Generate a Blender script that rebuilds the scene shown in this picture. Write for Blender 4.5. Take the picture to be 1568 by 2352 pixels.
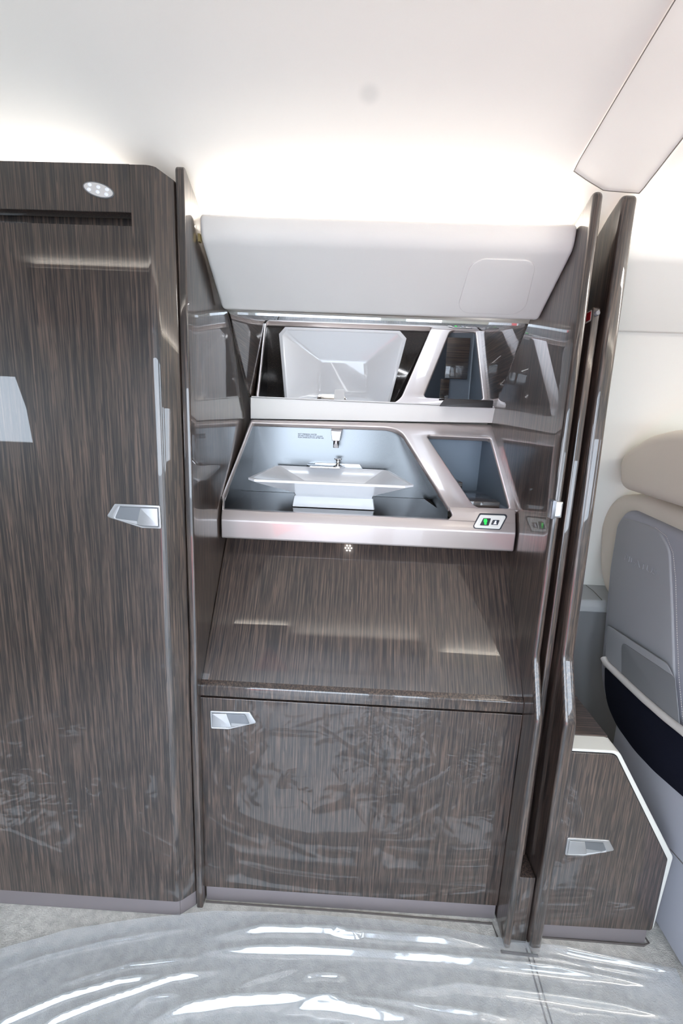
import bpy, bmesh, math, random
from mathutils import Matrix, Vector, noise
random.seed(4)
S = bpy.context.scene
for o in list(bpy.data.objects): bpy.data.objects.remove(o)

# ------------------------------------------------------------------ camera, world, light, exposure
H = 1.047
RW = ((0.99867004, 0.04492033, -0.02530440),
      (0.03374475, -0.19842508, 0.97953498),
      (0.03898001, -0.97908613, -0.19967701))     # rows: world X, Y, Z in camera right/down/forward
F = 16.0 / 36.0 * 2352.0
cam = bpy.data.cameras.new('camera'); cam.lens = 16.0; cam.sensor_fit = 'VERTICAL'
cam.sensor_height = 36.0; cam.sensor_width = 24.0; cam.clip_start = 0.01
co = bpy.data.objects.new('camera', cam); S.collection.objects.link(co)
M = Matrix.Identity(4)
for i in range(3):
    M[i][0] = RW[i][0]; M[i][1] = -RW[i][1]; M[i][2] = -RW[i][2]
M[2][3] = H
co.matrix_world = M; S.camera = co
EYE = Vector((0, 0, H))
S.view_settings.view_transform = 'Standard'; S.view_settings.look = 'None'
S.view_settings.gamma = 1.0; S.view_settings.use_curve_mapping = False
S.view_settings.exposure = -0.03

W = bpy.data.worlds.new('daylight'); S.world = W; W.use_nodes = True
nt = W.node_tree; nt.nodes.clear()
out = nt.nodes.new('ShaderNodeOutputWorld'); bg = nt.nodes.new('ShaderNodeBackground')
bg.inputs['Color'].default_value = (0.76, 0.87, 1.0, 1); bg.inputs['Strength'].default_value = 10.0
nt.links.new(bg.outputs[0], out.inputs[0])

def area(name, loc, target, sx, sy, power, color):
    l = bpy.data.lights.new(name, 'AREA'); l.shape = 'RECTANGLE'; l.size = sx; l.size_y = sy
    l.energy = power; l.color = color
    o = bpy.data.objects.new(name, l); S.collection.objects.link(o)
    d = (Vector(target) - Vector(loc)).normalized()
    o.location = loc; o.rotation_euler = d.to_track_quat('-Z', 'Y').to_euler()
    return o
WARM = (1.0, 0.95, 0.86); NEUT = (1.0, 0.955, 0.885)
# LED coves behind the galley hood, over the wardrobe and over the cabin valance
area('cove_light', (0.03, 0.885, 1.372), (0.03, 0.66, 1.50), 0.60, 0.012, 1.35, NEUT)
area('cove_light', (-0.80, 0.835, 1.400), (-0.80, 0.60, 1.52), 0.80, 0.012, 1.6, NEUT)
area('cove_light', (1.25, 0.885, 1.380), (1.25, 0.70, 1.50), 1.55, 0.012, 7.0, NEUT)
# added fill light over the seats, put in to brighten the side wall
area('wall_fill', (1.15, 0.42, 1.495), (1.1, 1.15, 0.9), 0.9, 0.05, 5.0, NEUT)
# LED strip under the front edge of the hood, lighting the basin
area('hood_light', (0.03, 0.978, 1.2455), (0.0, 1.06, 0.85), 0.56, 0.008, 0.5, (0.96, 0.97, 1.0))
# the same coves over the entrance side
area('cove_light', (0.035, -0.012, 1.406), (0.035, 0.18, 1.50), 0.70, 0.010, 1.3, NEUT)
area('cove_light', (-0.665, 0.031, 1.453), (-0.665, 0.25, 1.50), 0.60, 0.010, 1.3, NEUT)
area('cove_light', (1.30, -0.09, 1.395), (1.30, 0.12, 1.50), 1.5, 0.010, 4.0, NEUT)

# ------------------------------------------------------------------ helpers
def ray(u, v):
    c = ((u - 784.0) / F, (v - 1176.0) / F, 1.0)
    return Vector([sum(RW[i][k] * c[k] for k in range(3)) for i in range(3)])
def pix(u, v, p, n):
    d = ray(u, v); p = Vector(p); n = Vector(n)
    return EYE + d * ((p - EYE).dot(n) / d.dot(n))
def atY(u, v, y): return pix(u, v, (0, y, 0), (0, 1, 0))
def atX(u, v, x): return pix(u, v, (x, 0, 0), (1, 0, 0))
def atZ(u, v, z): return pix(u, v, (0, 0, z), (0, 0, 1))
def frame(o, ux, uy):
    ux = Vector(ux).normalized(); uy = Vector(uy); uy = (uy - ux * uy.dot(ux)).normalized()
    n = ux.cross(uy)
    m = Matrix.Identity(4)
    for i in range(3):
        m[i][0] = ux[i]; m[i][1] = uy[i]; m[i][2] = n[i]; m[i][3] = o[i]
    return m
def loc2(m, p):
    q = m.inverted() @ Vector(p); return (q.x, q.y)
def px_loop(m, pts):
    o = m.to_translation(); n = m.to_3x3() @ Vector((0, 0, 1))
    return [loc2(m, pix(u, v, o, n)) for u, v in pts]
def rp(pts, r, n=6):
    """round the corners of a polygon; r is one radius or one per corner"""
    out = []; N = len(pts)
    rs = r if isinstance(r, (list, tuple)) else [r] * N
    for i in range(N):
        p = Vector(pts[i]).to_2d(); a = Vector(pts[i - 1]).to_2d(); b = Vector(pts[(i + 1) % N]).to_2d()
        da = a - p; db = b - p; la, lb = da.length, db.length
        if rs[i] <= 0 or la < 1e-7 or lb < 1e-7:
            out.append((p.x, p.y)); continue
        da /= la; db /= lb
        ang = math.acos(max(-1, min(1, da.dot(db))))
        if ang > 3.1: out.append((p.x, p.y)); continue
        t = min(rs[i] / math.tan(ang / 2), la * 0.48, lb * 0.48)
        rr = t * math.tan(ang / 2)
        c = p + (da + db).normalized() * (rr / math.sin(ang / 2))
        s = p + da * t - c; e = p + db * t - c
        a0 = math.atan2(s.y, s.x); a1 = math.atan2(e.y, e.x)
        d = (a1 - a0 + math.pi) % (2 * math.pi) - math.pi
        for k in range(n + 1):
            q = a0 + d * k / n; out.append((c.x + rr * math.cos(q), c.y + rr * math.sin(q)))
    return out
WM = {}
def put(ob, m, parent):
    WM[ob.name] = m
    if parent is not None:
        ob.parent = parent; ob.matrix_basis = WM[parent.name].inverted() @ m
    else:
        ob.matrix_basis = m
def tag(o, label=None, cat=None, group=None, kind=None):
    if label: o['label'] = label
    if cat: o['category'] = cat
    if group: o['group'] = group
    if kind: o['kind'] = kind
    return o
def thing(name, label, cat, loc, group=None):
    o = bpy.data.objects.new(name, None); S.collection.objects.link(o); o.empty_display_size = 0.05
    put(o, Matrix.Translation(loc), None)
    return tag(o, label, cat, group)
def smooth(me, ang=35):
    for p in me.polygons: p.use_smooth = True
    me.set_sharp_from_angle(angle=math.radians(ang))
def link(name, me, mat, m, parent, ang=35):
    me.name = name
    if mat: me.materials.clear(); me.materials.append(mat)
    smooth(me, ang)
    o = bpy.data.objects.new(name, me); S.collection.objects.link(o); put(o, m, parent)
    return o
def plate(name, loops, m, thick, mat, parent=None, bevel=0.0, bres=3, inset=None):
    """flat slab with outline loops[0] and holes loops[1:], front face on local z=0, body behind it"""
    cu = bpy.data.curves.new('tmp', 'CURVE'); cu.dimensions = '2D'; cu.fill_mode = 'BOTH'
    cu.bevel_depth = bevel; cu.bevel_resolution = bres; cu.offset = -bevel if inset is None else inset
    cu.extrude = max(thick / 2 - bevel, 0.0)
    for lp in loops:
        sp = cu.splines.new('POLY'); sp.points.add(len(lp) - 1); sp.use_cyclic_u = True
        for q, pt in zip(sp.points, lp): q.co = (pt[0], pt[1], 0, 1)
    tmp = bpy.data.objects.new('tmp', cu); S.collection.objects.link(tmp)
    bpy.context.view_layer.update()
    me = bpy.data.meshes.new_from_object(tmp.evaluated_get(bpy.context.evaluated_depsgraph_get()))
    bpy.data.objects.remove(tmp); bpy.data.curves.remove(cu)
    bm = bmesh.new(); bm.from_mesh(me)
    bmesh.ops.remove_doubles(bm, verts=bm.verts, dist=1e-6)
    bmesh.ops.translate(bm, verts=bm.verts, vec=(0, 0, -thick / 2))
    bm.to_mesh(me); bm.free()
    return link(name, me, mat, m, parent)
def prism(name, prof, x0, x1, mat, parent=None, bevel=0.0):
    """profile in (Y, Z), extruded along X from x0 to x1; local frame x=Y y=Z z=X"""
    return plate(name, [prof], frame((x1, 0, 0), (0, 1, 0), (0, 0, 1)), x1 - x0, mat, parent, bevel)
def bm_box(bm, lo, hi):
    lo = Vector(lo); hi = Vector(hi)
    r = bmesh.ops.create_cube(bm, size=1.0, matrix=Matrix.Translation((lo + hi) / 2) @ Matrix.Diagonal((*(hi - lo), 1)))
    return r['verts']
def box(name, lo, hi, mat, parent=None, bevel=0.0, seg=2):
    bm = bmesh.new(); c = (Vector(lo) + Vector(hi)) / 2
    bm_box(bm, Vector(lo) - c, Vector(hi) - c)
    if bevel: bmesh.ops.bevel(bm, geom=bm.edges[:], offset=bevel, segments=seg, profile=0.5, affect='EDGES')
    me = bpy.data.meshes.new(name); bm.to_mesh(me); bm.free()
    return link(name, me, mat, Matrix.Translation(c), parent)
def grid_mesh(name, rows, mat, m=None, parent=None, closed=False, caps=False, ang=35):
    """skin consecutive loops of points"""
    bm = bmesh.new(); R = [[bm.verts.new(p) for p in r] for r in rows]; n = len(rows[0])
    for i in range(len(R) - 1):
        for j in range(n if closed else n - 1):
            k = (j + 1) % n
            bm.faces.new((R[i][j], R[i][k], R[i + 1][k], R[i + 1][j]))
    if caps:
        bm.faces.new(R[0][::-1]); bm.faces.new(R[-1])
    bmesh.ops.recalc_face_normals(bm, faces=bm.faces)
    me = bpy.data.meshes.new(name); bm.to_mesh(me); bm.free()
    return link(name, me, mat, m or Matrix.Identity(4), parent, ang)
def tube(name, pts, r, mat, parent=None, n=8):
    pts = [Vector(p) for p in pts]; rows = []
    for i, p in enumerate(pts):
        t = (pts[min(i + 1, len(pts) - 1)] - pts[max(i - 1, 0)]).normalized()
        a = t.orthogonal().normalized() if i == 0 else (pa - t * pa.dot(t)).normalized()
        pa = a; b = t.cross(a)
        rows.append([p + (a * math.cos(2 * math.pi * k / n) + b * math.sin(2 * math.pi * k / n)) * r for k in range(n)])
    return grid_mesh(name, rows, mat, None, parent, closed=True, caps=True, ang=60)
def lathe(name, prof, m, mat, parent=None, n=28):
    rows = [[(max(r, 1e-5) * math.cos(2 * math.pi * k / n), max(r, 1e-5) * math.sin(2 * math.pi * k / n), z) for k in range(n)] for r, z in prof]
    return grid_mesh(name, rows, mat, m, parent, closed=True, caps=True, ang=40)
def text(name, body, size, m, mat, parent=None, extrude=0.0002, align='LEFT', space=1.0):
    cu = bpy.data.curves.new('tmp', 'FONT'); cu.body = body; cu.size = size; cu.extrude = extrude
    cu.align_x = align; cu.space_line = space; cu.resolution_u = 3
    tmp = bpy.data.objects.new('tmp', cu); S.collection.objects.link(tmp); bpy.context.view_layer.update()
    me = bpy.data.meshes.new_from_object(tmp.evaluated_get(bpy.context.evaluated_depsgraph_get()))
    bpy.data.objects.remove(tmp)
    return link(name, me, mat, m, parent)

# ------------------------------------------------------------------ materials
def mat(name, color, rough=0.5, metal=0.0, coat=0.0, coat_rough=0.03, spec=0.5, bump=0.0, bscale=400, emit=None, estr=0.0, vary=0.0, vscale=60, sheen=0.0):
    m = bpy.data.materials.new(name); m.use_nodes = True; t = m.node_tree; b = t.nodes['Principled BSDF']
    b.inputs['Base Color'].default_value = (*color, 1); b.inputs['Roughness'].default_value = rough
    b.inputs['Metallic'].default_value = metal; b.inputs['Coat Weight'].default_value = coat
    b.inputs['Coat Roughness'].default_value = coat_rough; b.inputs['Specular IOR Level'].default_value = spec
    b.inputs['Sheen Weight'].default_value = sheen
    if emit: b.inputs['Emission Color'].default_value = (*emit, 1); b.inputs['Emission Strength'].default_value = estr
    tc = t.nodes.new('ShaderNodeTexCoord')
    if vary:
        n = t.nodes.new('ShaderNodeTexNoise'); n.inputs['Scale'].default_value = vscale; n.inputs['Detail'].default_value = 4
        r = t.nodes.new('ShaderNodeValToRGB')
        r.color_ramp.elements[0].position = 0.35; r.color_ramp.elements[1].position = 0.65
        r.color_ramp.elements[0].color = (*[c * (1 - vary) for c in color], 1); r.color_ramp.elements[1].color = (*[min(1, c * (1 + vary)) for c in color], 1)
        t.links.new(tc.outputs['Object'], n.inputs['Vector']); t.links.new(n.outputs['Fac'], r.inputs['Fac']); t.links.new(r.outputs[0], b.inputs['Base Color'])
    if bump:
        n2 = t.nodes.new('ShaderNodeTexNoise'); n2.inputs['Scale'].default_value = bscale; n2.inputs['Detail'].default_value = 3
        bp = t.nodes.new('ShaderNodeBump'); bp.inputs['Strength'].default_value = bump; bp.inputs['Distance'].default_value = 0.002
        t.links.new(tc.outputs['Object'], n2.inputs['Vector']); t.links.new(n2.outputs['Fac'], bp.inputs['Height']); t.links.new(bp.outputs[0], b.inputs['Normal'])
    return m
def wood(name, axis='y'):
    m = bpy.data.materials.new(name); m.use_nodes = True; t = m.node_tree; b = t.nodes['Principled BSDF']
    L = t.links.new
    tc = t.nodes.new('ShaderNodeTexCoord'); mp = t.nodes.new('ShaderNodeMapping')
    sc = {'x': (8, 370, 370), 'y': (370, 8, 370), 'z': (370, 370, 8)}[axis]
    mp.inputs['Scale'].default_value = sc; mp.inputs['Location'].default_value = (3.7, 1.3, 8.1); L(tc.outputs['Object'], mp.inputs['Vector'])
    n = t.nodes.new('ShaderNodeTexNoise'); n.inputs['Scale'].default_value = 1.0; n.inputs['Detail'].default_value = 3.0; n.inputs['Roughness'].default_value = 0.62
    L(mp.outputs[0], n.inputs['Vector'])
    r = t.nodes.new('ShaderNodeValToRGB'); e = r.color_ramp.elements
    e[0].position = 0.40; e[0].color = (0.013, 0.010, 0.010, 1)
    e[1].position = 0.70; e[1].color = (0.112, 0.073, 0.055, 1)
    x = e.new(0.47); x.color = (0.035, 0.024, 0.020, 1)
    x = e.new(0.56); x.color = (0.060, 0.040, 0.032, 1)
    L(n.outputs['Fac'], r.inputs['Fac'])
    # short near-black pores
    mp2 = t.nodes.new('ShaderNodeMapping'); mp2.inputs['Scale'].default_value = tuple(1.35 * s if s > 100 else 19 for s in sc); L(tc.outputs['Object'], mp2.inputs['Vector'])
    n2 = t.nodes.new('ShaderNodeTexNoise'); n2.inputs['Scale'].default_value = 1.0; n2.inputs['Detail'].default_value = 1.0; L(mp2.outputs[0], n2.inputs['Vector'])
    r2 = t.nodes.new('ShaderNodeValToRGB'); r2.color_ramp.elements[0].position = 0.58; r2.color_ramp.elements[1].position = 0.66
    L(n2.outputs['Fac'], r2.inputs['Fac'])
    mx = t.nodes.new('ShaderNodeMix'); mx.data_type = 'RGBA'; mx.inputs[7].default_value = (0.012, 0.010, 0.011, 1)
    ml = t.nodes.new('ShaderNodeMath'); ml.operation = 'MULTIPLY'; ml.inputs[1].default_value = 0.9
    L(r2.outputs[0], ml.inputs[0]); L(ml.outputs[0], mx.inputs[0]); L(r.outputs[0], mx.inputs[6]); L(mx.outputs[2], b.inputs['Base Color'])
    b.inputs['Roughness'].default_value = 0.4; b.inputs['Coat Weight'].default_value = 1.0; b.inputs['Coat Roughness'].default_value = 0.012
    b.inputs['Coat IOR'].default_value = 1.55
    return m
WOOD = wood('lacquered_wood', 'y'); WOODX = wood('lacquered_wood_level', 'x'); WOODZ = wood('lacquered_wood_upright', 'z')
CREAM = mat('cream_leather', (0.80, 0.775, 0.745), 0.55, bump=0.04, bscale=900)
CEIL = mat('headliner', (0.86, 0.825, 0.785), 0.75, bump=0.02, bscale=700)
WALLC = mat('cream_sidewall', (0.85, 0.85, 0.805), 0.6)
PEARL = mat('champagne_pearl', (0.50, 0.44, 0.425), 0.33, metal=0.65, coat=0.9, coat_rough=0.02)
LINER = mat('satin_steel', (0.132, 0.137, 0.143), 0.22, metal=1.0)
NICHE = mat('niche_lining', (0.16, 0.19, 0.23), 0.45, metal=0.5)
STONE = mat('speckled_stone', (0.022, 0.018, 0.017), 0.07, coat=0.3)
PORC = mat('white_porcelain', (0.80, 0.81, 0.84), 0.18, coat=0.8)
CHROME = mat('chrome', (0.86, 0.86, 0.88), 0.06, metal=1.0)
SATIN = mat('satin_chrome', (0.50, 0.505, 0.52), 0.34, metal=0.9)
SATIND = mat('satin_chrome_cup', (0.24, 0.25, 0.27), 0.4, metal=0.85)  # darker satin chrome; in the handle cups its tone paints recess shade
MIRR = mat('mirror_glass', (0.93, 0.94, 0.95), 0.0, metal=1.0)
KICK = mat('toe_kick_mauve', (0.185, 0.16, 0.165), 0.45, metal=0.2)
DARK = mat('dark_shadow_gap', (0.012, 0.010, 0.010), 0.6)
DARKW = mat('dark_rail', (0.05, 0.045, 0.045), 0.25, metal=0.6)
GREYS = mat('grey_seat_shell', (0.345, 0.345, 0.385), 0.55, bump=0.03, bscale=900)
GREYP = mat('grey_seat_panel', (0.32, 0.32, 0.335), 0.6, bump=0.03, bscale=1200)
GREYD = mat('grey_side_panel', (0.19, 0.19, 0.20), 0.6)
GREYL = mat('grey_ledge', (0.42, 0.43, 0.44), 0.5)
BEIGE = mat('beige_leather', (0.70, 0.62, 0.53), 0.5, bump=0.05, bscale=700)
NAVY = mat('navy_mesh', (0.005, 0.006, 0.014), 0.9, spec=0.15, bump=0.4, bscale=1500)
RAIL = mat('pocket_rail', (0.62, 0.58, 0.55), 0.35, coat=0.3)
WHITE = mat('white_plastic', (0.74, 0.73, 0.69), 0.35, coat=0.3)
BLACKB = mat('button_face', (0.03, 0.035, 0.045), 0.3)
GREEN = mat('green_lamp', (0.0, 0.5, 0.05), 0.4, emit=(0.02, 1.0, 0.08), estr=0.9)
ICON = mat('icon_white', (0.8, 0.82, 0.9), 0.4, emit=(0.8, 0.85, 1.0), estr=0.25)
INK = mat('placard_ink', (0.03, 0.03, 0.04), 0.6)
RED = mat('red_tag', (0.35, 0.004, 0.01), 0.5)
LENS = mat('led_lens', (0.55, 0.53, 0.53), 0.25, coat=0.5, emit=(1, 0.97, 0.95), estr=0.12)
LED = mat('led_dot', (0.9, 0.9, 0.9), 0.2, emit=(1, 0.95, 0.9), estr=20.0)
CARPET = mat('carpet_pile', (0.47, 0.45, 0.415), 0.95, bump=1.0, bscale=380, vary=0.16, vscale=70, sheen=0.3)
BIND = mat('carpet_binding', (0.10, 0.085, 0.08), 0.9)
TARMAC = mat('apron', (0.30, 0.30, 0.30), 0.9)
REDC = mat('red_carpet', (0.45, 0.03, 0.03), 0.9)
# stone flecks
t = STONE.node_tree; b = t.nodes['Principled BSDF']; tc = t.nodes.new('ShaderNodeTexCoord'); vo = t.nodes.new('ShaderNodeTexNoise')
vo.inputs['Scale'].default_value = 650; vo.inputs['Detail'].default_value = 1.5; rr = t.nodes.new('ShaderNodeValToRGB')
rr.color_ramp.elements[0].position = 0.63; rr.color_ramp.elements[0].color = (0.022, 0.018, 0.017, 1)
rr.color_ramp.elements[1].position = 0.74; rr.color_ramp.elements[1].color = (0.22, 0.17, 0.13, 1)
t.links.new(tc.outputs['Object'], vo.inputs['Vector']); t.links.new(vo.outputs['Fac'], rr.inputs['Fac']); t.links.new(rr.outputs[0], b.inputs['Base Color'])
# clear film: mostly transparent with a glossy skin and a thin haze
FILM = bpy.data.materials.new('clear_film'); FILM.use_nodes = True; t = FILM.node_tree; t.nodes.clear()
o_ = t.nodes.new('ShaderNodeOutputMaterial'); tr = t.nodes.new('ShaderNodeBsdfTransparent'); gl = t.nodes.new('ShaderNodeBsdfGlossy')
df = t.nodes.new('ShaderNodeBsdfDiffuse'); tl = t.nodes.new('ShaderNodeBsdfTranslucent'); hz = t.nodes.new('ShaderNodeMixShader'); hz.inputs[0].default_value = 0.5
tr.inputs[0].default_value = (0.98, 0.99, 1.0, 1); gl.inputs['Roughness'].default_value = 0.10; df.inputs[0].default_value = (0.84, 0.91, 1.0, 1); tl.inputs[0].default_value = (0.84, 0.91, 1.0, 1)
L_ = t.links.new
ge = t.nodes.new('ShaderNodeNewGeometry'); dt = t.nodes.new('ShaderNodeVectorMath'); dt.operation = 'DOT_PRODUCT'
def mth(op, a=None, b_=None):
    n_ = t.nodes.new('ShaderNodeMath'); n_.operation = op
    for k_, x_ in enumerate((a, b_)):
        if x_ is None: continue
        if isinstance(x_, (int, float)): n_.inputs[k_].default_value = x_
        else: L_(x_, n_.inputs[k_])
    return n_.outputs[0]
L_(ge.outputs['Normal'], dt.inputs[0]); L_(ge.outputs['Incoming'], dt.inputs[1])
fz = mth('ADD', mth('MULTIPLY', mth('POWER', mth('SUBTRACT', 1.0, mth('ABSOLUTE', dt.outputs['Value'])), 5.0), 0.86), 0.14)
m1 = t.nodes.new('ShaderNodeMixShader'); m1.inputs[0].default_value = 0.24; m2 = t.nodes.new('ShaderNodeMixShader')
L_(df.outputs[0], hz.inputs[1]); L_(tl.outputs[0], hz.inputs[2]); L_(tr.outputs[0], m1.inputs[1]); L_(hz.outputs[0], m1.inputs[2])
L_(fz, m2.inputs[0]); L_(m1.outputs[0], m2.inputs[1]); L_(gl.outputs[0], m2.inputs[2]); L_(m2.outputs[0], o_.inputs[0])

# ------------------------------------------------------------------ the setting
def struct(o): o['kind'] = 'structure'; return o
XL, XR = -0.285, 0.347
struct(box('floor', (-3.0, -0.44, -0.05), (2.3, 1.42, 0.0), CARPET))
# ceiling profile: a shallow fuselage arc, (Y, Z)
CP = [(1.44, 0.90), (1.30, 1.06), (1.10, 1.245), (0.98, 1.335), (0.90, 1.384), (0.85, 1.410), (0.79, 1.438), (0.72, 1.465), (0.62, 1.495), (0.50, 1.515), (0.38, 1.520), (0.24, 1.510), (0.10, 1.488), (0.0, 1.465), (-0.10, 1.425), (-0.22, 1.345), (-0.32, 1.245)]
def catmull(P, n=5):
    out = []
    for i in range(len(P) - 1):
        p0, p1, p2, p3 = [Vector(P[max(0, min(len(P) - 1, k))]) for k in (i - 1, i, i + 1, i + 2)]
        for k in range(n):
            s = k / n; out.append(0.5 * ((2 * p1) + (p2 - p0) * s + (2 * p0 - 5 * p1 + 4 * p2 - p3) * s * s + (3 * p1 - p0 - 3 * p2 + p3) * s ** 3))
    out.append(Vector(P[-1])); return [tuple(q) for q in out]
CS = catmull(CP)
prof = CS + [(y, z + 0.03) for y, z in CS[::-1]]
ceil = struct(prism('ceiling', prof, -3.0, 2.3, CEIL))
def ceil_hit(u, v, off=0.0):
    d = ray(u, v); best = None
    for (y0, z0), (y1, z1) in zip(CS, CS[1:]):
        # intersect in the YZ plane
        ny, nz = -(z1 - z0), (y1 - y0); den = d.y * ny + d.z * nz
        if abs(den) < 1e-9: continue
        s = ((y0) * ny + (z0 - H) * nz) / den
        y = d.y * s
        if s > 0 and min(y0, y1) - 1e-6 <= y <= max(y0, y1) + 1e-6:
            if best is None or s < best[0]:
                L = math.hypot(ny, nz); k = -1 if nz > 0 else 1
                best = (s, Vector((0, ny / L * k, nz / L * k)))
    p = EYE + d * best[0]
    n = best[1]
    if n.z > 0: n = -n
    return p + n * off, n
# soft round grey spot on the headliner
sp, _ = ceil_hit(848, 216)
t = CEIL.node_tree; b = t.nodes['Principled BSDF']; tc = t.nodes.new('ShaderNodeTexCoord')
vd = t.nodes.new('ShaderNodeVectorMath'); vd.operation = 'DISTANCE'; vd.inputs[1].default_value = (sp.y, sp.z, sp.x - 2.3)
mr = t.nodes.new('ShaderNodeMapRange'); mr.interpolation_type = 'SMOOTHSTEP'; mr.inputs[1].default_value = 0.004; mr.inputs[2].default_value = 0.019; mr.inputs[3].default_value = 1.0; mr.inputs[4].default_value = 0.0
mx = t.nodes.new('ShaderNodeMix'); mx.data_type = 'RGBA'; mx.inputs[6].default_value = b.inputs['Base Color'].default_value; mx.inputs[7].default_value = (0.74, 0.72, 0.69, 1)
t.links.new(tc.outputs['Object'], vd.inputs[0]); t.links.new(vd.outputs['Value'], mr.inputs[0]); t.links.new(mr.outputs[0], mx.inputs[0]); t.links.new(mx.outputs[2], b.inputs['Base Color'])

# raised service panel in the headliner with its seam
Lp = [(1650, -170), (1545, 0), (1480, 108), (1400, 243), (1330, 362), (1317, 388), (1345, 408), (1384, 432)]
Rp = [(1760, 60), (1660, 190), (1580, 295), (1545, 340), (1508, 388), (1492, 408), (1480, 424), (1467, 439)]
def dens(P, n):
    o = []
    for a, b2 in zip(P, P[1:]):
        for k in range(n): o.append((a[0] + (b2[0] - a[0]) * k / n, a[1] + (b2[1] - a[1]) * k / n))
    return o + [P[-1]]
Ld, Rd = dens(Lp, 5), dens(Rp, 5); NC = 10
def prow(i, off):
    return [ceil_hit(Ld[i][0] + (Rd[i][0] - Ld[i][0]) * j / NC, Ld[i][1] + (Rd[i][1] - Ld[i][1]) * j / NC, off)[0] for j in range(NC + 1)]
rows = [prow(i, 0.004) for i in range(len(Ld))]
rows2 = [[prow(i, -0.002)[0]] + rows[i] + [prow(i, -0.002)[-1]] for i in range(len(Ld))]
rows2.append([p for p in prow(len(Ld) - 1, -0.002)[:1] + prow(len(Ld) - 1, -0.002) + prow(len(Ld) - 1, -0.002)[-1:]])
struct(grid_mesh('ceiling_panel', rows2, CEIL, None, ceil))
seam = [ceil_hit(*p, 0.0042)[0] for p in Ld] + [ceil_hit(1384 + 83 * k / 6, 432.5 + 7 * k / 6, 0.0042)[0] for k in range(1, 7)]
SEAM = mat('seam_shadow', (0.16, 0.145, 0.13), 0.8)
TRIMC = mat('cabinet_edge', (0.56, 0.55, 0.51), 0.45)
struct(tube('ceiling_seam', seam, 0.0007, SEAM, ceil, 6))
seam = [ceil_hit(*p, 0.0042)[0] for p in Rd]
struct(tube('ceiling_seam', seam, 0.0009, SEAM, ceil, 6))

# shell of the cabin
struct(box('wall_rear', (-3.0, 1.40, 0.0), (2.3, 1.44, 1.0), WALLC))
struct(box('wall_left', (-3.04, -0.46, 0.0), (-3.00, 1.44, 1.56), WALLC))
struct(box('wall_right', (2.30, -0.46, 0.0), (2.34, 1.44, 1.56), WALLC))
# entrance side with its open doorway and cabin windows (behind the photographer)
wp = [(-0.44, 0.0), (-0.44, 0.80), (-0.40, 1.06), (-0.30, 1.27), (-0.27, 1.25), (-0.36, 1.04), (-0.40, 0.78), (-0.40, 0.0)]
lowp = [(-0.44, 0.0), (-0.44, 0.74), (-0.40, 0.74), (-0.40, 0.0)]
topp = [(-0.395, 1.08), (-0.30, 1.27), (-0.27, 1.25), (-0.355, 1.07)]
struct(prism('wall_front', wp, -3.0, -2.30, WALLC)); struct(prism('wall_front', wp, -1.29, -0.62, WALLC)); struct(prism('wall_front', wp, 0.12, 0.27, WALLC))
struct(prism('wall_front', [(-0.44, 0.0), (-0.44, 0.90), (-0.40, 0.90), (-0.40, 0.0)], -2.30, -1.29, WALLC)); struct(prism('wall_front', [(-0.355, 1.17), (-0.30, 1.27), (-0.27, 1.25), (-0.32, 1.16)], -2.30, -1.29, WALLC))
struct(prism('wall_front', wp, 0.48, 0.70, WALLC)); struct(prism('wall_front', wp, 1.15, 1.35, WALLC)); struct(prism('wall_front', wp, 1.80, 2.30, WALLC))
for xa, xb in ((0.70, 1.15), (1.35, 1.80)):
    struct(prism('wall_front', lowp, xa, xb, WALLC)); struct(prism('wall_front', topp, xa, xb, WALLC))
struct(box('floor_apron', (-9, -12, -0.75), (9, -0.55, -0.70), TARMAC))
tag(box('red_carpet', (-3.2, -6.0, -0.70), (-1.1, -1.2, -0.69), REDC), 'red carpet laid on the apron outside the open cabin door', 'carpet')

# dark wood headers with coves above the doorway
struct(prism('trim_7', rp([(0.012, 1.290), (0.012, 1.408), (0.000, 1.414), (-0.008, 1.393), (-0.26, 1.30)], [0.01, 0.006, 0.003, 0.002, 0.004]), -0.33, 0.40, WOOD))
struct(prism('trim_8', rp([(0.055, 1.300), (0.055, 1.456), (0.043, 1.462), (0.035, 1.440), (-0.26, 1.29)], [0.01, 0.006, 0.003, 0.002, 0.004]), -0.97, -0.36, WOOD))
struct(prism('trim_9', rp([(-0.066, 1.290), (-0.066, 1.396), (-0.078, 1.402), (-0.086, 1.382), (-0.26, 1.27)], [0.01, 0.006, 0.003, 0.002, 0.004]), 0.44, 2.29, WALLC))

# side wall of the seating area, right of the partitions
vp = rp([(0.840, 1.392), (0.838, 1.333), (0.966, 1.236), (0.990, 1.245), (0.925, 1.325), (0.870, 1.366)], [0.010, 0.03, 0.012, 0.004, 0.004, 0.004])
struct(prism('trim_1', vp, 0.424, 2.29, WALLC))
sw = [(0.970, 1.238), (1.10, 1.12), (1.22, 0.98), (1.31, 0.80), (1.355, 0.575), (1.385, 0.575), (1.335, 0.82), (1.24, 1.0), (1.12, 1.14), (0.985, 1.25)]
struct(prism('wall_side', sw, 0.424, 2.29, WALLC))
lg = rp([(1.238, 0.553), (1.246, 0.570), (1.365, 0.578), (1.365, 0.536), (1.238, 0.536)], [0.008, 0.008, 0, 0, 0.004])
ledge = prism('side_ledge', lg, 0.424, 2.29, GREYL)
tag(ledge, 'grey padded side ledge below the cream wall beside the seat', 'ledge')
tube('ledge_seam', [atZ(1345, 1344, 0.5805), atZ(1362, 1357, 0.579), atZ(1382, 1378, 0.5745)], 0.0009, SEAM, ledge, 6)
struct(box('wall_lower', (0.424, 1.254, 0.0), (2.29, 1.276, 0.534), GREYD))

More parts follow.
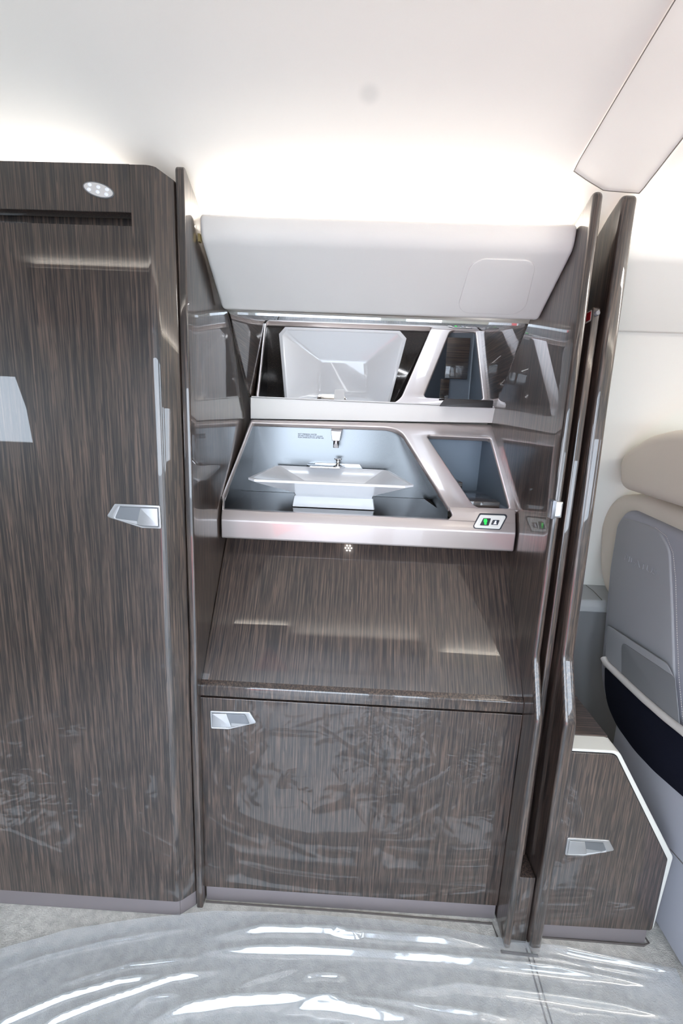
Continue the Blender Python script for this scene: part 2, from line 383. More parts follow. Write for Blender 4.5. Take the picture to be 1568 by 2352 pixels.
# ------------------------------------------------------------------ partitions around the galley
def partition(name, label, x0, x1, prof, m=WOOD, bev=0.006):
    r = thing(name, label, 'partition', ((x0 + x1) / 2, 0.8, 0))
    return r, prism('panel', prof, x0, x1, m, r, bev)
lpf = rp([(0.785, 1.426), (0.850, 1.396), (0.93, 1.345), (1.28, 1.03), (1.28, 0.002), (0.783, 0.002), (0.784, 0.53), (0.788, 0.62)], [0.008, 0, 0, 0, 0, 0, 0.05, 0.05])
partition('partition', 'narrow glossy wood partition left of the basin, beside the tall wardrobe', -0.299, XL, lpf, bev=0.003)
apf = rp([(0.792, 1.412), (0.850, 1.385), (0.93, 1.345), (1.28, 1.03), (1.28, 0.002), (0.745, 0.002), (0.745, 0.525), (0.790, 0.622)], [0.010, 0, 0, 0, 0, 0, 0.05, 0.06])
pa, _ = partition('partition', 'glossy wood partition right of the basin with a chrome latch on its edge', XR, 0.3625, apf, bev=0.007)
bpf = rp([(0.806, 1.414), (0.850, 1.394), (0.93, 1.345), (1.28, 1.03), (1.28, 0.002), (0.742, 0.002), (0.742, 0.525), (0.786, 0.630), (0.800, 1.10)], [0.010, 0, 0, 0, 0, 0, 0.05, 0.06, 0])
partition('partition', 'outer glossy wood partition next to the cream wall and small side cabinet', 0.398, 0.422, bpf, bev=0.007)
tag(box('partition_foot', (0.3638, 0.757, 0.001), (0.3965, 0.90, 0.166), WOODZ, None, 0.0015), 'short wood filler block between the feet of the two right partitions', 'block')
# latch keeper on the partition edge
q = atY(1262, 1170, 0.789)
lk = plate('latch', [rp([(-0.0095, -0.0145), (0.0095, -0.0145), (0.0095, 0.0145), (-0.0095, 0.0145)], 0.002)], frame((0.3535, 0.7868, q.z), (1, 0, 0), (0, 0, 1)), 0.010, SATIN, pa, 0.003)
box('latch_side', (XR - 0.0025, 0.786, q.z - 0.0165), (XR + 0.004, 0.803, q.z + 0.0165), SATIND, pa, 0.0012)
# sliding pocket door parked between them
pd = thing('sliding_door', 'sliding wood pocket door parked between the two right partitions', 'door', (0.384, 0.85, 0))
prism('door_leaf', rp([(0.812, 1.246), (1.10, 1.170), (1.10, 0.17), (0.802, 0.17)], [0.006, 0, 0, 0]), 0.3785, 0.3915, WOOD, pd, 0.003)
q = atY(1371, 719, 0.809)
lathe('door_knob', [(0.0, -0.002), (0.0042, -0.002), (0.0042, 0.003), (0.003, 0.0045), (0.0, 0.0045)], frame((q.x, 0.8105, q.z), (1, 0, 0), (0, 0, 1)), GREYD, pd)
fm = frame((0.3783, 0, 0), (0, -1, 0), (0, 0, 1))
tg = plate('warning_tag', [rp(px_loop(fm, [(1340, 722), (1359, 711), (1356, 737), (1340, 746)]), 0.002)], fm, 0.0008, WHITE, pd)
fm2 = frame((0.3774, 0, 0), (0, -1, 0), (0, 0, 1))
plate('red_patch', [rp(px_loop(fm2, [(1340, 724), (1356.5, 715), (1354, 734), (1340, 742)]), 0.001)], fm2, 0.0006, RED, tg)

# ------------------------------------------------------------------ tall wardrobe on the left
CY = 0.763
wr = thing('wardrobe', 'tall glossy dark wood wardrobe at left with flush metal handle', 'wardrobe', (-0.75, CY, 0))
gapz = atY(150, 515, CY).z
zt = 1.4095; seamx = atY(298.5, 440, CY).x
cp = rp([(-1.30, CY), (-0.328, CY), (-0.3005, 0.788), (-0.3015, 1.26), (-1.30, 1.26)], [0, 0.022, 0.006, 0, 0])
def vprism(name, prof, z0, z1, m, parent, bev=0.0):
    return plate(name, [prof], frame((0, 0, z1), (1, 0, 0), (0, 1, 0)), z1 - z0, m, parent, bev)
dr = vprism('door', cp, 0.040, gapz, WOODZ, wr)
sp_ = rp([(seamx, CY), (-0.328, CY), (-0.3005, 0.788), (-0.3005, 0.83), (seamx, 0.83)], [0.001, 0.022, 0.006, 0, 0])
st = vprism('stile', sp_, gapz, zt, WOODZ, None)
bm = bmesh.new(); bm.from_mesh(st.data)
for v in bm.verts:       # the stile drops away towards its outer corner
    if v.co.z > -0.01: v.co.z -= 0.010 * max(0.0, min(1.0, (v.co.x + 0.318) / 0.018))
    v.co.z += zt - gapz
bm.from_mesh(dr.data)
for f in [f for f in bm.faces if abs(f.calc_center_median().z) < 1e-4 and f.calc_center_median().x > seamx]: bm.faces.remove(f)
bm.to_mesh(dr.data); bm.free(); bpy.data.objects.remove(st); smooth(dr.data)
box('finger_recess', (-1.29, CY + 0.028, gapz - 0.004), (seamx - 0.002, CY + 0.06, zt - 0.03), WOODZ, wr)
ap_m = frame((0, CY - 0.001, 0), (1, 0, 0), (0, 0, 1))
aw = px_loop(ap_m, [(298, 376), (301, 492)])
ap = plate('access_panel', [rp([(-1.29, aw[0][1]), (aw[0][0] - 0.0012, aw[0][1]), (aw[0][0] - 0.0012, gapz + 0.0185), (-1.29, gapz + 0.0185)], 0.001)], ap_m, 0.024, WOOD, wr, 0.0012)
# oval reading light
c = atY(227, 437, CY - 0.001)
ov = [(0.0225 * math.cos(a) , 0.0088 * math.sin(a)) for a in [2 * math.pi * k / 36 for k in range(36)]]
rot = math.radians(-13); ux = Vector((math.cos(rot), 0, math.sin(rot)))
om = frame((c.x, CY - 0.0035, c.z), ux, (0, 0, 1))
rl = plate('reading_light', [ov], om, 0.004, LENS, ap, 0.0012)
for k in range(6):
    lathe('led', [(0.0, 0.0), (0.0032, 0.0), (0.0024, 0.0008), (0.0, 0.0012)], om @ Matrix.Translation((-0.0135 + 0.0135 * (k % 3), 0.0034 * (1 if k < 3 else -1), 0.0)) @ Matrix.Diagonal((1, 0.75, 1, 1)), ICON, rl, 12)
ov2 = [(x * 1.08, y * 1.15) for x, y in ov]
plate('light_rim', [ov2, ov], frame((c.x, CY - 0.0022, c.z), ux, (0, 0, 1)), 0.002, SATIND, ap)
box('toe_kick', (-1.30, CY + 0.003, 0.001), (-0.328, CY + 0.03, 0.0395), KICK, wr)
vprism('toe_kick_corner', rp([(-0.330, CY + 0.003), (-0.302, 0.790), (-0.302, 1.2), (-0.330, 1.2)], 0.002), 0.001, 0.0395, KICK, wr)

def handle(parent, plane_pt, n, outline, cup, paddle, light, mirror_tag=None):
    """flush hexagonal latch: frame with a cup cut-out and a push paddle; pixel outlines on the door face"""
    n = Vector(n); ux = Vector((1, 0, 0)); uy = ux.cross(n) * -1
    m = frame(Vector(plane_pt) + n * 0.0026, ux, uy)
    o = px_loop(m, outline)
    ar = sum(a[0] * b_[1] - b_[0] * a[1] for a, b_ in zip(o, o[1:] + o[:1]))
    ring_hole = px_loop(m, cup)
    fr_ = plate('door_handle', [rp(o, 0.003), rp(ring_hole, 0.0015)], m, 0.004, SATIN, parent, 0.0011)
    mb = frame(Vector(plane_pt) + n * 0.0010, ux, uy)
    plate('handle_cup', [rp(px_loop(mb, [p for p in cup]), 0.001)], mb, 0.001, SATIND, fr_)  # flat cup plate, shade of its depth painted as a darker tone
    # sloping floor of the finger cup
    mp_ = frame(Vector(plane_pt) + n * 0.0022, ux, uy)
    plate('paddle', [rp(px_loop(mp_, paddle), 0.001)], mp_, 0.0025, SATIN, fr_, 0.0006)
    a, b_, c_ = [pix(*p, Vector(plane_pt) + n * 0.0011, n) for p in light]
    bm = bmesh.new(); vs = [bm.verts.new(p) for p in (a, b_, c_)]; tv = bm.verts.new((a + b_ + c_) / 3 + n * 0.0017)
    w = bm.verts.new(a + n * 0.0018)
    bm.faces.new((vs[0], vs[1], vs[2])); bm.faces.new((w, vs[1], vs[2])); bm.faces.new((vs[0], vs[1], w)); bm.faces.new((vs[0], w, vs[2])); bm.verts.remove(tv)
    bmesh.ops.recalc_face_normals(bm, faces=bm.faces)
    me2 = bpy.data.meshes.new('lip'); bm.to_mesh(me2); bm.free()
    link('finger_lip', me2, SATIN, Matrix.Identity(4), fr_)
    return fr_
handle(wr, (0, CY, 0), (0, -1, 0),
       [(263, 1157), (367, 1161), (370, 1215), (325, 1213), (244, 1187)],
       [(275, 1164), (362, 1167), (364, 1211), (326, 1209), (264, 1190)],
       [(322, 1167), (361, 1168), (363, 1209), (325, 1208), (314, 1204)],
       [(264, 1190), (316, 1205), (314, 1197)])

# ------------------------------------------------------------------ galley: hood, mirror, sill
hd = thing('hood', 'cream padded overhead hood above the mirror', 'hood', (0.03, 0.95, 1.24))
hp = rp([(0.832, 1.384), (0.836, 1.338), (0.963, 1.250), (0.985, 1.266), (0.92, 1.335), (0.862, 1.362)], [0.010, 0.030, 0.014, 0.004, 0.004, 0.004])
prism('hood_shell', hp, -0.279, 0.347, CREAM, hd, 0.008)
hn = Vector((0, -(1.338 - 1.250), -(0.963 - 0.836))).normalized()
ho = Vector((0, 0.836, 1.338)) + hn * 0.0022
hm = frame(ho, (1, 0, 0), (0, 0.836 - 0.963, 1.338 - 1.250))
gr = px_loop(hm, [(1084, 594), (1233, 599), (1203, 725), (1047, 718)])
plate('speaker_cover', [rp(gr, 0.026, 8)], hm, 0.004, CREAM, hd, 0.0012)
# brass hinge tab at the left edge of the hood
q = atX(457, 540, -0.281)
box('hinge_tab', (-0.2835, 0.839, 1.333), (-0.2795, 0.848, 1.345), mat('brass', (0.6, 0.5, 0.25), 0.3, metal=1.0), hd)
mt, mbm = Vector((0, 1.0240, 1.2665)), Vector((0, 1.193, 1.0925))
mn = Vector((0, mbm.z - mt.z, -(mbm.y - mt.y))).normalized()
mm = frame(mt, (1, 0, 0), mt - mbm)
ml_ = px_loop(mm, [(523, 716), (1224, 744), (1141, 936), (572, 912)])
mi = plate('mirror', [ml_], mm, 0.008, MIRR, None, 0.0)
bm = bmesh.new(); bm.from_mesh(mi.data)   # wide ground bevel round the front edge
ff = [f for f in bm.faces if f.normal.z > 0.9]
r_ = bmesh.ops.inset_region(bm, faces=ff, thickness=0.007, depth=0.0)
for v in {v for f in ff for v in f.verts}: v.co.z += 0.0016
bm.to_mesh(mi.data); bm.free(); smooth(mi.data, 2)
tag(mi, 'frameless tilted mirror between cream hood and sill, reflecting the basin', 'mirror')
s0, s1 = Vector((0, 1.1945, 1.0935)), Vector((0, 1.208, 1.046))
sm = frame(s0, (1, 0, 0), s0 - s1)
sl = plate('sill', [px_loop(sm, [(575, 913), (1141, 937), (1134, 972), (575, 962)])], sm, 0.02, CREAM, None, 0.0015)
tag(sl, 'narrow cream sill strip below the mirror, above the metal console', 'sill')
rb = plate('retaining_rail', [rp(px_loop(frame((0, 1.176, 1.088), (1, 0, 0), (0, 0, 1)), [(1022, 915), (1133, 921), (1131, 937), (1008, 933)]), 0.0015)], frame((0, 1.176, 1.088), (1, 0, 0), (0, 0, 1)), 0.004, DARKW, None, 0.001)
tag(rb, 'short dark rail with slanted end at the lower right of the mirror', 'rail')

# ------------------------------------------------------------------ galley: console with basin recess and niche
cs = thing('console', 'champagne metallic console with basin recess, niche and front bar', 'console', (0.03, 1.0, 0.785))
c0, c1 = Vector((0, 0.9595, 0.8715)), Vector((0, 1.208, 1.045))
cm = frame(c0, (1, 0, 0), c1 - c0)
outer = px_loop(cm, [(575, 963), (1135, 974), (1190, 1172), (509, 1142)])
outer[2] = (outer[2][0], 0.0); outer[3] = (outer[3][0], 0.0)
h1 = px_loop(cm, [(580, 970), (915, 981), (1030, 1166), (513, 1142)])
arch = rp([h1[3], h1[0], h1[1], h1[2]], [0.0, 0.004, 0.055, 0.0], 10)
arch[0] = (h1[3][0], 0.0); arch[-1] = (h1[2][0], 0.0)
hole2 = rp(px_loop(cm, [(979, 999), (1125, 1005), (1169, 1167), (1091, 1165)]), [0.008, 0.008, 0.006, 0.022], 8)
fr_loop = [outer[3]] + [outer[0], outer[1], outer[2]] + arch[::-1]
plate('console_frame', [fr_loop, hole2], cm, 0.014, PEARL, cs, 0.004, 4)
bar = rp([(0.942, 0.785), (0.940, 0.826), (0.9480, 0.8475), (0.962, 0.8475), (0.966, 0.840), (1.02, 0.838), (1.02, 0.785)], [0.006, 0.014, 0.004, 0.002, 0, 0, 0])
prism('front_bar', bar, -0.281, 0.344, PEARL, cs, 0.0025)
f0, f1 = Vector((0, 0.9402, 0.824)), Vector((0, 0.9590, 0.8720))
fn = Vector((0, -(f1.z - f0.z), f1.y - f0.y)).normalized()
fp_m = frame(f0 + fn * 0.0004, (1, 0, 0), f1 - f0)
fl = px_loop(fp_m, [(1030, 1163), (1191, 1171), (1187, 1220), (1015, 1212), (1022, 1200), (1039, 1184)])
fl[1] = (0.344, fl[1][1]); fl[2] = (0.344, fl[2][1])
plate('front_facet', [rp(fl, [0.001, 0.003, 0.003, 0.001, 0.003, 0.006])], fp_m, 0.012, PEARL, cs, 0.002)
fl2 = px_loop(fp_m, [(509, 1141), (513, 1141), (512, 1190), (507, 1190)])
plate('front_facet', [[(-0.281, fl2[0][1] + 0.001), (fl2[1][0], fl2[1][1] + 0.001), (fl2[2][0], fl2[2][1]), (-0.281, fl2[3][1])]], fp_m, 0.012, PEARL, cs, 0.001)
def recess(name, loop, yb, m, parent, closed):
    pts = [cm @ Vector((x, y, -0.006)) for x, y in loop]
    back = [Vector((p.x, max(yb, p.y + 0.0005), p.z)) for p in pts]
    if not closed:
        pts = [Vector((pts[0].x, pts[0].y, 0.8445))] + pts + [Vector((pts[-1].x, pts[-1].y, 0.8445))]; back = [Vector((back[0].x, back[0].y, 0.8445))] + back + [Vector((back[-1].x, back[-1].y, 0.8445))]
    bm = bmesh.new(); A = [bm.verts.new(p) for p in pts]; B = [bm.verts.new(p) for p in back]; n = len(A)
    for i in range(n if closed else n - 1): bm.faces.new((A[i], A[(i + 1) % n], B[(i + 1) % n], B[i]))
    bm.faces.new(B)
    bmesh.ops.recalc_face_normals(bm, faces=bm.faces); bmesh.ops.reverse_faces(bm, faces=bm.faces)
    me3 = bpy.data.meshes.new(name); bm.to_mesh(me3); bm.free()
    return link(name, me3, m, Matrix.Identity(4), parent)
recess('basin_recess', arch, 1.222, LINER, cs, False)
recess('niche_recess', hole2, 1.235, NICHE, cs, True)
# dark wood floor and step inside the niche
box('niche_floor', (0.228, 0.985, 0.862), (0.318, 1.10, 0.8835), WOODX, cs, 0.001)
box('niche_step', (0.214, 1.105, 0.890), (0.262, 1.20, 0.9085), WOODX, cs, 0.001)
# control plate with its two buttons
fo = f0 + fn * 0.0016
km = frame(fo, (1, 0, 0), f1 - f0)
rim = plate('control_panel', [rp(px_loop(km, [(1101, 1178.5), (1168, 1181), (1149, 1217), (1083, 1214)]), 0.005)], km, 0.003, BLACKB, cs, 0.0008)
km2 = frame(fo + fn * 0.0008, (1, 0, 0), f1 - f0)
plate('control_bezel', [rp(px_loop(km2, [(1103, 1182), (1164, 1184), (1147, 1215), (1086, 1212)]), 0.004), rp(px_loop(km2, [(1106, 1188), (1152, 1190), (1143, 1208), (1098, 1206)]), 0.002)], km2, 0.003, WHITE, rim, 0.0011)
plate('control_face', [rp(px_loop(km, [(1105, 1187), (1153, 1189), (1144, 1209), (1097, 1207)]), 0.002)], frame(fo + fn * 0.0003, (1, 0, 0), f1 - f0), 0.001, WHITE, rim)
km3 = frame(fo + fn * 0.0016, (1, 0, 0), f1 - f0)
plate('button', [rp(px_loop(km3, [(1110, 1190), (1127.5, 1190.5), (1122, 1207), (1101.5, 1206.5)]), 0.0012)], km3, 0.002, BLACKB, rim, 0.0004)
plate('button', [rp(px_loop(km3, [(1132, 1194), (1147.5, 1194.5), (1142.5, 1206), (1127, 1205)]), 0.0012)], km3, 0.002, BLACKB, rim, 0.0004)
km4 = frame(fo + fn * 0.0020, (1, 0, 0), f1 - f0)
plate('button_icon', [rp(px_loop(km4, [(1111, 1192), (1118, 1192), (1118.5, 1198), (1117, 1200), (1117, 1205), (1112, 1205), (1112, 1200), (1110.5, 1198)]), 0.0012)], km4, 0.0006, GREEN, rim)
plate('button_icon', [rp(px_loop(km4, [(1137, 1196), (1140, 1196), (1139, 1202), (1141, 1204), (1132, 1204), (1134.5, 1201)]), 0.0005)], km4, 0.0006, ICON, rim)
# down light under the bar
lm = frame((-0.007, 0.975, 0.7846), (1, 0, 0), (0, -1, 0))
dl = lathe('bar_light', [(0.0, 0.0), (0.0115, 0.0), (0.0115, 0.0016), (0.0, 0.0018)], lm, SATIN, cs)
for k in range(7):
    a = math.pi / 3 * k; rr_ = 0 if k == 6 else 0.0068
    lathe('led', [(0.0, 0.0), (0.0024, 0.0), (0.0018, 0.0014), (0.0, 0.0019)], lm @ Matrix.Translation((rr_ * math.cos(a), rr_ * math.sin(a), 0.0016)), LED, dl, 10)

# stone worktop
wt = plate('worktop', [[(-0.281, 0.966), (0.212, 0.966), (0.212, 1.0), (0.190, 1.218), (-0.281, 1.218)]], frame((0, 0, 0.845), (1, 0, 0), (0, 1, 0)), 0.005, STONE)
tag(wt, 'dark speckled stone worktop under the white basin', 'worktop')

# white basin
bs = thing('basin', 'white angular vessel basin on a flared foot', 'basin', (-0.05, 1.1, 0.846))
def zr(y): return 0.9115 + (y - 0.978) * 0.0425
def loop8(fx0, fx1, sx0, sx1, bx0, bx1, yf, yc, yb, z=None, dz=0.0):
    P = [(fx0, yf), (fx1, yf), (sx1, yc), (bx1 + 0.010, yb - 0.012), (bx1, yb), (bx0, yb), (bx0 - 0.010, yb - 0.012), (sx0, yc)]
    return [(x, y, (zr(y) if z is None else z) + dz) for x, y in P]
lo = [
    loop8(-0.139, 0.047, -0.142, 0.050, -0.135, 0.040, 1.024, 1.032, 1.165, 0.8465),
    loop8(-0.137, 0.044, -0.139, 0.046, -0.128, 0.034, 1.036, 1.042, 1.155, 0.8690),
    loop8(-0.134, 0.042, -0.136, 0.044, -0.126, 0.032, 1.034, 1.040, 1.155, 0.8715),
    loop8(-0.135, 0.043, -0.139, 0.046, -0.128, 0.034, 1.022, 1.030, 1.160, 0.8790),
    loop8(-0.214, 0.106, -0.2290, 0.1230, -0.200, 0.077, 0.983, 1.002, 1.198, None, -0.0080),
    loop8(-0.218, 0.110, -0.2355, 0.1300, -0.203, 0.080, 0.978, 0.998, 1.202, None, -0.0050),
    loop8(-0.218, 0.110, -0.2355, 0.1300, -0.203, 0.080, 0.978, 0.998, 1.202, None, -0.0005),
    loop8(-0.217, 0.109, -0.2335, 0.1280, -0.202, 0.079, 0.9795, 0.999, 1.201, None, 0.0),
    loop8(-0.212, 0.104, -0.2255, 0.1200, -0.197, 0.074, 0.985, 1.002, 1.197, None, 0.0),
    loop8(-0.209, 0.101, -0.2215, 0.1160, -0.194, 0.071, 0.988, 1.004, 1.194, None, -0.002),
    loop8(-0.120, 0.020, -0.124, 0.024, -0.120, 0.020, 1.055, 1.062, 1.165, 0.8830),
    loop8(-0.110, 0.010, -0.112, 0.012, -0.110, 0.010, 1.065, 1.070, 1.155, 0.8805),
]
body = grid_mesh('bowl', lo, PORC, None, bs, closed=True, caps=True, ang=22)
# drain plate over the back rim with its pull knob
dp = plate('drain_plate', [[(-0.128, 1.213), (-0.027, 1.213), (-0.027, 1.203), (-0.040, 1.162), (-0.115, 1.162), (-0.128, 1.203)][::-1]], frame((0, 0, 0.9265), (1, 0, 0), (0, 1, 0)), 0.006, CHROME, bs, 0.001)
lathe('drain_knob', [(0.0, 0.0), (0.010, 0.0), (0.010, 0.0015), (0.0055, 0.003), (0.0038, 0.006), (0.0038, 0.013), (0.0085, 0.0165), (0.0088, 0.0185), (0.0, 0.0195)], Matrix.Translation((atZ(772, 1080, 0.9265).x, 1.178, 0.9265)) @ Matrix.Diagonal((1.15, 1.15, 1.15, 1)), CHROME, dp)
# faucet on the recess back wall
fc = thing('faucet', 'small chrome faucet on the recess wall over the basin', 'faucet', (-0.077, 1.21, 0.99))
fx = atY(771.5, 1000, 1.155)
fz0, fz1 = atY(773, 1013, 1.155).z, atY(773, 990, 1.155).z
def rc(x, w0, w1, y, z0, z1): return [(x - w0, y, z0), (x + w0, y, z0), (x + w1, y, z1), (x - w1, y, z1)]
grid_mesh('spout', [rc(fx.x + 0.001, 0.011, 0.0145, 1.2215, fz0 + 0.008, fz1 + 0.012), rc(fx.x, 0.0105, 0.0140, 1.19, fz0 + 0.002, fz1 + 0.003), rc(fx.x, 0.0100, 0.0135, 1.160, fz0, fz1), rc(fx.x, 0.0088, 0.0122, 1.155, fz0 + 0.0012, fz1 - 0.0012)], SATIN, None, fc, closed=True, caps=True, ang=30)
lathe('nozzle', [(0.0, 0.0), (0.0062, 0.0), (0.0070, 0.001), (0.0070, 0.024), (0.0, 0.024)], Matrix.Translation((fx.x, 1.170, fz0 - 0.018)), CHROME, fc)
pm = frame((0, 1.2205, 0), (1, 0, 0), (0, 0, 1))
plate('mount_plate', [rp(px_loop(pm, [(724, 1062), (826, 1066), (838, 1085), (712, 1080)]), 0.004)], pm, 0.004, SATIN, fc, 0.001)
# placard
pl0 = atY(684, 998.5, 1.2212)
a = atY(684, 998, 1.2212); b2 = atY(743, 1004, 1.2212)
plk = text('placard', 'NOT DRINKING WATER\nDO NOT DISPOSE HOT LIQUIDS\nPUSH DRAIN BUTTON AFTER USE', 0.0052, frame((a.x, 1.2212, a.z), (1, 0, 0), (0, 0, 1)), INK, None, 0.0002, space=0.85)
wd = max(v.co.x for v in plk.data.vertices); k = (b2.x - a.x) / wd
for v in plk.data.vertices: v.co.x *= k
tag(plk, 'three-line black placard printed on the steel wall left of the faucet', 'sign')

# ------------------------------------------------------------------ galley: lower cabinet
gc = thing('galley_cabinet', 'dark wood galley cabinet with slanted front and lower door under the console', 'cabinet', (0.03, 0.8, 0))
g0, g1 = Vector((0, 0.992, 0.776)), Vector((0, 0.808, 0.5285))
gm = frame(g0, (1, 0, 0), g0 - g1)
sx0 = pix(462, 1565, g1, gm.to_3x3() @ Vector((0, 0, 1))).x; sx1 = pix(1200, 1600, g1, gm.to_3x3() @ Vector((0, 0, 1))).x
ln = (g1 - g0).length
plate('slanted_panel', [[(sx0, -ln - 0.001), (sx1, -ln - 0.001), (sx1 + 0.002, 0.008), (sx0 + 0.002, 0.008)]], gm, 0.016, WOOD, gc, 0.001)
lipp = rp([(0.8100, 0.5310), (0.800, 0.5240), (0.7985, 0.5020), (0.818, 0.5020), (0.826, 0.530)], [0.001, 0.007, 0.0015, 0, 0])
prism('lip', lipp, sx0, sx1, WOOD, gc, 0.001)
dm = frame((0, 0.7985, 0), (1, 0, 0), (0, 0, 1))
dz1 = 0.4985; dz0 = 0.0395
plate('door', [rp([(sx0, dz0), (sx1, dz0), (sx1, dz1), (sx0, dz1)], 0.0015)], dm, 0.018, WOOD, gc, 0.0012)
box('carcass', (-0.283, 0.818, 0.002), (0.3455, 1.20, 0.515), DARKW, gc)
box('toe_kick', (sx0 + 0.002, 0.8015, 0.001), (sx1 - 0.002, 0.817, 0.0375), KICK, gc, 0.0006)
for k in range(4):
    zz = (0.44, 0.39, 0.16, 0.10)[k]
    box('hinge', (sx1 + 0.0008, 0.7975, zz), (sx1 + 0.0022, 0.800, zz + 0.003), CHROME, gc)
handle(gc, (0, 0.7985, 0), (0, -1, 0),
       [(482, 1633), (573, 1636), (589, 1661), (524, 1676), (484, 1674)],
       [(486, 1638), (562, 1641), (572, 1662), (524, 1672), (487, 1671)],
       [(487, 1639), (520, 1640), (531, 1670), (523, 1672), (487, 1671)],
       [(572, 1662), (531, 1671), (531, 1661)])

# ------------------------------------------------------------------ small side cabinet by the seat
sc_ = thing('side_cabinet', 'low wood side cabinet with cream edge between the partition and seat', 'cabinet', (0.53, 0.78, 0))
fm = frame((0, 0.764, 0), (1, 0, 0), (0, 0, 1))
out_px = [(1308, 1728), (1406, 1733), (1421, 1747), (1529, 1969), (1531, 1985), (1496, 2136), (1481, 2138), (1243, 2125)]
dl_ = px_loop(fm, [(1308, 1728), (1413, 1734), (1532, 1975), (1496, 2138), (1243, 2125)])
dl_[0] = (0.4235, dl_[0][1]); dl_[4] = (0.4235, dl_[4][1] + 0.001)
plate('door', [rp(dl_, [0.001, 0.016, 0.014, 0.006, 0.001])], fm, 0.012, WOOD, sc_, 0.001)
cx_, cy_ = 0.50, 0.25
bd = [(0.4235, dl_[0][1] + 0.006), (dl_[1][0] + 0.008, dl_[1][1] + 0.006), (dl_[2][0] + 0.013, dl_[2][1] + 0.004), (dl_[3][0] + 0.005, dl_[3][1] - 0.001), (0.4235, dl_[4][1] - 0.001)]
plate('body', [rp(bd, [0.0, 0.018, 0.016, 0.006, 0.0])], frame((0, 0.7665, 0), (1, 0, 0), (0, 0, 1)), 0.45, TRIMC, sc_, 0.0025)
plate('edge_gap', [rp([(x * 1.0 + (0.0015 if i in (1, 2, 3) else 0), y + (0.0015 if i in (0, 1) else 0)) for i, (x, y) in enumerate(dl_)], [0.001, 0.016, 0.014, 0.006, 0.001])], frame((0, 0.7655, 0), (1, 0, 0), (0, 0, 1)), 0.004, DARK, sc_)
tz = bd[0][1]
box('table_top', (0.4235, 0.806, tz - 0.004), (bd[1][0] - 0.001, 1.215, tz + 0.0025), WOODX, sc_, 0.001)
box('toe_kick', (0.4235, 0.772, 0.001), (0.646, 0.79, dl_[4][1] - 0.002), KICK, sc_)
handle(sc_, (0, 0.764, 0), (0, -1, 0),
       [(1303, 1925), (1399, 1931), (1411, 1954), (1340, 1967), (1297, 1965)],
       [(1308, 1931), (1385, 1936), (1392, 1955), (1340, 1963), (1303, 1962)],
       [(1308, 1932), (1343, 1934), (1347, 1962), (1340, 1963), (1303, 1962)],
       [(1391, 1956), (1347, 1962), (1346, 1950)])
# ------------------------------------------------------------------ passenger seat
se = thing('passenger_seat', 'grey and beige leather aircraft seat at right edge, seen from behind', 'seat', (0.90, 0.95, 0))
X0 = 0.705
fx_ = lambda x: frame((x, 0, 0), (0, -1, 0), (0, 0, 1))     # front face looks towards -X
def spx(x, pts): return px_loop(fx_(x), pts)
def near(x, pts, rest): return spx(x, pts) + [(-y, z) for y, z in rest]
sh = near(X0, [(1436, 1168), (1412, 1200), (1396, 1300), (1384, 1430), (1374, 1545), (1384, 1605), (1418, 1668), (1480, 1748), (1568, 1838)], [(0.74, 0.315), (0.70, 0.36), (0.70, 0.72), (0.74, 0.80), (0.90, 0.828)])
plate('back_shell', [rp(sh, [0.04, 0.05, 0.3, 0.3, 0.15, 0.15, 0.2, 0.2, 0.2, 0.05, 0.05, 0.08, 0.06, 0.2], 5)], fx_(X0), 0.09, GREYS, se, 0.018, 5)
cu_ = near(X0 + 0.046, [(1500, 1132), (1440, 1136), (1406, 1155), (1393, 1200), (1389, 1300), (1400, 1360), (1440, 1400)], [(0.95, 0.50), (0.70, 0.40), (0.68, 0.72), (0.71, 0.83), (0.90, 0.868)])
plate('back_cushion', [rp(cu_, [0.1, 0.03, 0.04, 0.05, 0.2, 0.2, 0.05, 0.05, 0.05, 0.08, 0.08, 0.3], 5)], fx_(X0 + 0.022), 0.15, BEIGE, se, 0.028, 6)
pn = spx(X0 - 0.004, [(1421, 1187), (1480, 1203), (1512, 1220), (1536, 1262), (1542, 1400), (1547, 1560), (1556, 1660), (1530, 1640), (1393, 1518), (1393, 1424), (1404, 1280)])
pnl = plate('back_panel', [rp(pn, [0.03, 0.2, 0.05, 0.06, 0.3, 0.3, 0.02, 0.02, 0.01, 0.2, 0.3], 5)], fx_(X0 - 0.004), 0.012, GREYP, se, 0.004, 3)
ptl = [Vector((X0 - 0.0045, p.y, p.z)) for p in [atX(u, v, X0 - 0.0045) for u, v in dens([(1505, 1212), (1530, 1232), (1545, 1270), (1551, 1330), (1554, 1450), (1559, 1560), (1570, 1680)], 4)]]
bmst = bmesh.new()
L_ = 0.0; prev = ptl[0]; step = 0.0048; dist = 0
allp = []
for a_, b_ in zip(ptl, ptl[1:]):
    seg = (b_ - a_).length; kk = 0
    while dist <= seg:
        allp.append((a_ + (b_ - a_) * (dist / seg), (b_ - a_).normalized())); dist += step
    dist -= seg
for p, d in allp:
    mtx = Matrix.Translation(p) @ d.to_track_quat('X', 'Z').to_matrix().to_4x4() @ Matrix.Diagonal((0.0030, 0.0009, 0.0009, 1))
    bmesh.ops.create_cube(bmst, size=1.0, matrix=mtx)
me = bpy.data.meshes.new('stitching'); bmst.to_mesh(me); bmst.free()
link('stitching', me, RAIL, Matrix.Identity(4), se)
